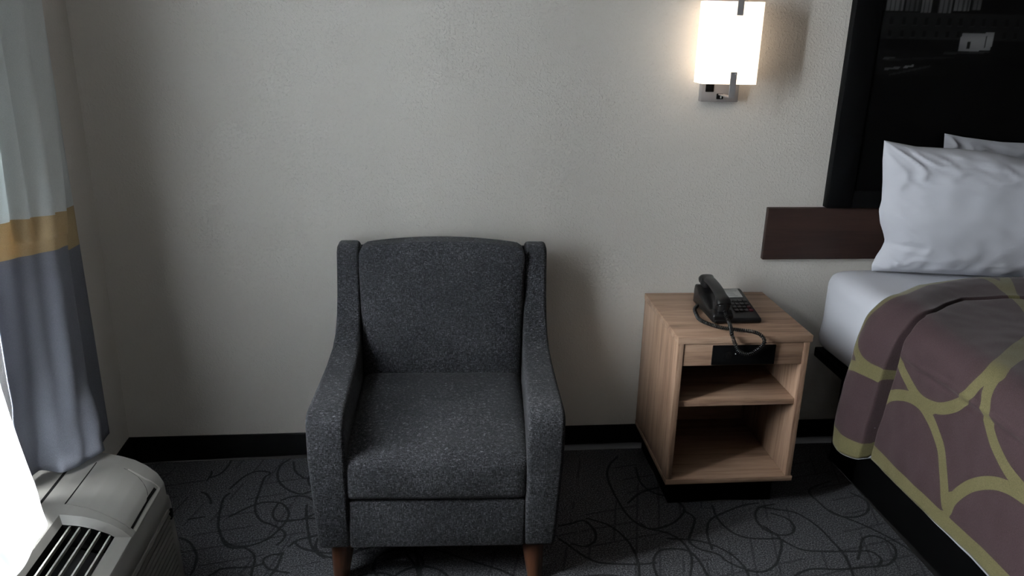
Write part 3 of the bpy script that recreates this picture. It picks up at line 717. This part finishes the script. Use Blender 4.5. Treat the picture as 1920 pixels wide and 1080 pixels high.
G = [
 [(-1.068, -.228, 2.36), (-1.068, -.225, 1.57), (-1.068, -.222, 1.000), (-1.068, -.222, .880), (-1.068, -.218, .55), (-1.068, -.216, .235)],
 [(-1.078, -.30, 2.36), (-1.078, -.30, 1.57), (-1.078, -.32, 1.000), (-1.078, -.32, .880), (-1.078, -.33, .55), (-1.078, -.33, .235)],
 [(-1.06, -.37, 2.36), (-1.055, -.38, 1.57), (-1.060, -.47, 1.015), (-1.058, -.48, .910), (-1.045, -.52, .64), (-1.045, -.60, .40)],
 [(-1.00, -.40, 2.36), (-1.000, -.410, 1.57), (-.962, -.540, 1.057), (-.960, -.553, .968), (-.930, -.625, .70), (-.868, -.735, .468)],
 [(-.985, -.53, 2.36), (-.975, -.56, 1.57), (-.935, -.650, 1.075), (-.930, -.665, .990), (-.915, -.715, .70), (-.890, -.800, .466)],
 [(-1.00, -.64, 2.36), (-.99, -.66, 1.57), (-.955, -.735, 1.085), (-.950, -.745, 1.000), (-.945, -.775, .71), (-.925, -.842, .464)],
 [(-.960, -.78, 2.36), (-.960, -.79, 1.57), (-.958, -.820, 1.100), (-.955, -.830, 1.015), (-.965, -.845, .70), (-.985, -.835, .466)],
 [(-.950, -.965, 2.36), (-.950, -.965, 1.57), (-.950, -.945, 1.110), (-.958, -.930, 1.030), (-.955, -.950, .72), (-.985, -.905, .468)],
]
G = [[Vector(p) for p in g] for g in G]
def dfold(u, v, p):
    k = sm(1.5, 3.2, u)
    amp = .012*(1-sm(1.2, 3.2, v))+.002
    return Vector((amp*k*math.sin(u*PI*2.0+.5), 0, 0)) + Vector((.009*k*sm(3.6, 4.6, v)*(1-sm(4.8, 5, v))*noise.noise(p*14), .006*k*sm(3.5, 5, v)*noise.noise(p*11), 0))
dr_ = sheet('drape', G, 0, 12, M_drape, fold=dfold)
cur = thing('window_curtain', 'white curtain with gold band and dark grey lower panel hanging in the corner', 'curtain', (-1.0, -.6, 0))
dr_.name = 'banded_panel'; dr_.parent = cur; dr_.location = (1.0, .6, 0)
# sheer
S = [
 [(-.995, -.985, 2.36), (-.990, -.985, 1.57), (-.980, -.968, 1.0), (-.970, -.966, .75), (-.962, -.966, .58), (-.955, -.965, .470)],
 [(-.99, -1.03, 2.36), (-.985, -1.03, 1.57), (-.965, -1.01, 1.0), (-.945, -1.01, .75), (-.910, -1.03, .58), (-.868, -1.058, .466)],
 [(-.96, -1.07, 2.36), (-.955, -1.07, 1.57), (-.94, -1.07, 1.0), (-.925, -1.09, .75), (-.895, -1.12, .58), (-.860, -1.135, .466)],
 [(-.99, -1.16, 2.36), (-.985, -1.16, 1.57), (-.965, -1.16, 1.0), (-.945, -1.18, .75), (-.90, -1.21, .58), (-.848, -1.225, .466)],
 [(-.96, -1.26, 2.36), (-.96, -1.26, 1.57), (-.95, -1.27, 1.0), (-.940, -1.28, .75), (-.905, -1.30, .58), (-.87, -1.32, .466)],
]
def sfold(u, v, p): return Vector((.010*math.sin(u*PI*3)*(1-sm(4.2, 5, v)), 0, 0))
sh_ = sheet('sheer', [[Vector(p) for p in g] for g in S], 0, 12, M_sheer, fold=sfold, thick=0)
sc_t = thing('sheer_curtain', 'bright white sheer curtain lit by daylight, resting on the air conditioner', 'curtain', (-1.0, -1.2, 0))
sh_.name = 'sheer_panel'; sh_.parent = sc_t; sh_.location = (1.0, 1.2, 0)
# rail above the window that carries both
rail = B('curtain_rail', (-1.09, -2.75, 2.36), (-.96, -.15, 2.40), M_alu, None, .004); tag(rail, 'white curtain rail above the window', 'curtain rail')

# ------------------------------------------------------------ wall air conditioner
ac = thing('air_conditioner', 'beige through-wall air conditioner under the window with slatted top vent', 'air conditioner', (-.9, -1.27, 0))
O = Vector((-.9, -1.27, 0))
TOPP = [(-1.095, .452), (-.94, .452), (-.90, .4515), (-.86, .449), (-.82, .443), (-.79, .434), (-.76, .420), (-.735, .402), (-.715, .380), (-.704, .358)]
def ztop(x): return interp(x, TOPP)
YE = [(-1.1, -.718), (-.878, -.724), (-.85, -.728), (-.82, -.734), (-.788, -.738), (-.756, -.745), (-.73, -.752), (-.715, -.763), (-.706, -.778), (-.700, -.800)]
def yend(x): return interp(x, YE)
YN = -1.80
VX0, VX1, VY0, VY1 = -.868, -.716, -1.003, -1.33
xs = sorted(set([round(v, 4) for v in np.linspace(-1.095, -.704, 44)]+[VX0, VX1]+[p[0] for p in TOPP]))
bm = bmesh.new()
def ylist(x):
    y0 = yend(x); return [y0]+[y0+(VY0-y0)*k/6 for k in range(1, 7)]+[VY0+(VY1-VY0)*k/10 for k in range(1, 11)]+[VY1+(YN-VY1)*k/5 for k in range(1, 6)]
G_ = [[bm.verts.new(Vector((x, y, ztop(x)))-O) for y in ylist(x)] for x in xs]
ny = len(G_[0])
for i in range(len(xs)-1):
    for j in range(ny-1):
        xm = (xs[i]+xs[i+1])/2
        if VX0 < xm < VX1 and 6 <= j < 16: continue
        bm.faces.new((G_[i][j], G_[i][j+1], G_[i+1][j+1], G_[i+1][j]))
# end cheeks down to the floor-side
for jj in (0, ny-1):
    low = [bm.verts.new(Vector((min(x, -.700)+0, ylist(x)[jj], .06))-O) for x in xs]
    for i in range(len(xs)-1): bm.faces.new((G_[i][jj], G_[i+1][jj], low[i+1], low[i]))
# rounded lip of the front, ending where the louvres begin
lipz = [(-.704, .358), (-.698, .345), (-.697, .330)]
prev = G_[-1]
for x, z in lipz[1:]:
    cur_ = [bm.verts.new(Vector((x, y, z))-O) for y in ylist(-.704)]
    for j in range(ny-1): bm.faces.new((prev[j], prev[j+1], cur_[j+1], cur_[j]))
    prev = cur_
cas = mesh_obj('casing', bm, M_beige, ac); autosmooth(cas, 35)
# front louvres: saw-tooth ribs running along the unit
bm = bmesh.new(); n = 15; pr = []
for k in range(n):
    z = .330-k*.0175; pr += [(-.712+.0006*k, z), (-.694+.0006*k, z-.001), (-.691+.0006*k, z-.008), (-.713+.0006*k, z-.0120)]
pr += [(-.690, .062), (-.74, .062), (-.74, .330)]
prism(bm, [(p[0]-O.x, p[1]) for p in pr], -.812-O.y, YN-O.y, 'y')
mesh_obj('louvre_front', bm, M_beige, ac)
cheek = [(-.72, .352), (-.702, .352), (-.698, .330), (-.691, .20), (-.684, .06), (-.72, .06)]
bm = bmesh.new(); prism(bm, [(p[0]-O.x, p[1]) for p in cheek], -.775-O.y, -.813-O.y, 'y'); bmesh.ops.recalc_face_normals(bm, faces=bm.faces[:]); rounded(bm, .004, 2, 50)
autosmooth(mesh_obj('corner_post', bm, M_beige, ac), 40)
B('base', Vector((-1.094, YN+.02, 0))-O, Vector((-.74, -.80, .062))-O, M_frame, ac, 0)
# vent: sloped rim, well coloured near-black to paint in its shade, slats along the unit
bm = bmesh.new(); dep = .060
def rim(x, y, k, dz): return Vector((x, y, ztop(x)-dz))-O
xa, xb, ya, yb_ = VX0, VX1, VY0, VY1; ix0, ix1, iy0, iy1 = VX0+.012, VX1-.030, VY0-.018, VY1+.012
X_ = [v for v in xs if VX0 <= v <= VX1]
def strip(P, Q):
    A = [bm.verts.new(p) for p in P]; D = [bm.verts.new(p) for p in Q]
    for i in range(len(A)-1): bm.faces.new((A[i], A[i+1], D[i+1], D[i]))
mapx = lambda x: ix0+(x-VX0)/(VX1-VX0)*(ix1-ix0)
zin = lambda x: ztop(x)-.014
for yo, yi in ((ya, iy0), (yb_, iy1)):
    strip([Vector((x, yo, ztop(x)))-O for x in X_], [Vector((mapx(x), yi, zin(mapx(x))))-O for x in X_])
for xo, xi in ((VX0, ix0), (VX1, ix1)):
    strip([Vector((xo, ya, ztop(xo)))-O, Vector((xo, yb_, ztop(xo)))-O], [Vector((xi, iy0, zin(xi)))-O, Vector((xi, iy1, zin(xi)))-O])
vr = mesh_obj('vent', bm, M_beige, ac); autosmooth(vr, 30)
bm = bmesh.new(); strip([Vector((x, iy0, zin(x)-dep+.001))-O for x in (ix0, ix1)], [Vector((x, iy1, zin(x)-dep+.001))-O for x in (ix0, ix1)])
for yi in (iy0, iy1): strip([Vector((mapx(x), yi, zin(mapx(x))))-O for x in X_], [Vector((mapx(x), yi, zin(mapx(x))-dep))-O for x in X_])
for xi in (ix0, ix1): strip([Vector((xi, iy0, zin(xi)))-O, Vector((xi, iy1, zin(xi)))-O], [Vector((xi, iy0, zin(xi)-dep))-O, Vector((xi, iy1, zin(xi)-dep))-O])
w_ = mesh_obj('vent_well', bm, M_gapshade, vr)
for k in range(5):
    x = ix0+(k+.75)*(ix1-ix0)/5.2; bm = bmesh.new()
    prism(bm, [(x-.0020-O.x, zin(x)-.002), (x+.0022-O.x, zin(x)-.002), (x+.0012-O.x, zin(x)-.012), (x-.0016-O.x, zin(x)-.012)], iy0+.001-O.y, iy1-.001-O.y, 'y'); mesh_obj('slat', bm, M_beige2, vr)
# dark groove between chassis and sleeve, and the control door with its gaps
def strip_on(name, pts, wd, m, par, lift=.0008):
    """thin inlay following the top surface along a polyline in plan"""
    bm = bmesh.new(); P = catmull([(x, y, 0) for x, y in pts], 8); L = []; R = []
    for i, p in enumerate(P):
        d = (P[min(i+1, len(P)-1)]-P[max(i-1, 0)]).normalized(); nrm = Vector((-d.y, d.x, 0))*wd/2
        for q, Ls in ((p+nrm, L), (p-nrm, R)):
            Ls.append((bm.verts.new(Vector((q.x, q.y, ztop(q.x)+lift))-O), bm.verts.new(Vector((q.x, q.y, ztop(q.x)-.002))-O)))
    for i in range(len(P)-1):
        bm.faces.new((L[i][0], L[i+1][0], R[i+1][0], R[i][0])); bm.faces.new((L[i][0], L[i][1], L[i+1][1], L[i+1][0])); bm.faces.new((R[i][0], R[i+1][0], R[i+1][1], R[i][1]))
    return mesh_obj(name, bm, m, par)
strip_on('sleeve_gap', [(-.929, -.735), (-.929, -1.1), (-.929, -1.78)], .007, M_gapshade, ac)
# control door: a lid set in a shallow recess whose outer corner shows past the lid's curved end
ARC = [(-.790, -.7905), (-.7647, -.8019), (-.7464, -.8158), (-.7328, -.834), (-.7275, -.8478), (-.7250, -.8673)]
bm = bmesh.new(); nn = 40; rowsd = []
for i in range(nn):
    x = -.869+(.869-.7245)*i/(nn-1)
    y0 = interp(x, [(-.869, -.776), (-.845, -.781), (-.817, -.784)]+ARC); y1 = interp(x, [(-.871, -.9615), (-.82, -.970), (-.764, -.982), (-.722, -.984)])
    rowsd.append([(bm.verts.new(Vector((x, y0+(y1-y0)*j/12, ztop(x)+.0016))-O), bm.verts.new(Vector((x, y0+(y1-y0)*j/12, ztop(x)-.001))-O)) for j in range(13)])
for i in range(nn-1):
    for j in range(12): bm.faces.new([rowsd[a][b][0] for a, b in ((i, j), (i+1, j), (i+1, j+1), (i, j+1))])
    for j in (0, 12): bm.faces.new((rowsd[i][j][0], rowsd[i+1][j][0], rowsd[i+1][j][1], rowsd[i][j][1]))
for i in (0, nn-1):
    for j in range(12): bm.faces.new((rowsd[i][j][0], rowsd[i][j+1][0], rowsd[i][j+1][1], rowsd[i][j][1]))
door = mesh_obj('control_door', bm, M_beige, ac); autosmooth(door, 30)
strip_on('door_gap', [(-.8705, -.775), (-.8712, -.87), (-.8720, -.9615)], .0018, M_gapshade, ac, .0020)
strip_on('door_gap', [(-.800, -.7870)]+ARC[:-1], .0012, M_frame, ac, .0014)
strip_on('finger_recess_shade', [(-.7224, -.806), (-.7238, -.864), (-.7234, -.922), (-.7231, -.979)], .0052, M_gapshade, ac)  # dark strip laid on the casing, painting the shade of a recess
strip_on('recess_lip', [(-.790, -.7870), (-.7538, -.7965), (-.7296, -.7945), (-.7190, -.7950), (-.7160, -.8050), (-.7160, -.90), (-.7160, -.979)], .0042, M_beige2, ac, .0022)
B('badge', Vector((-.696, -.811, .296))-O, Vector((-.6895, -.795, .322))-O, M_frame, ac, .001)
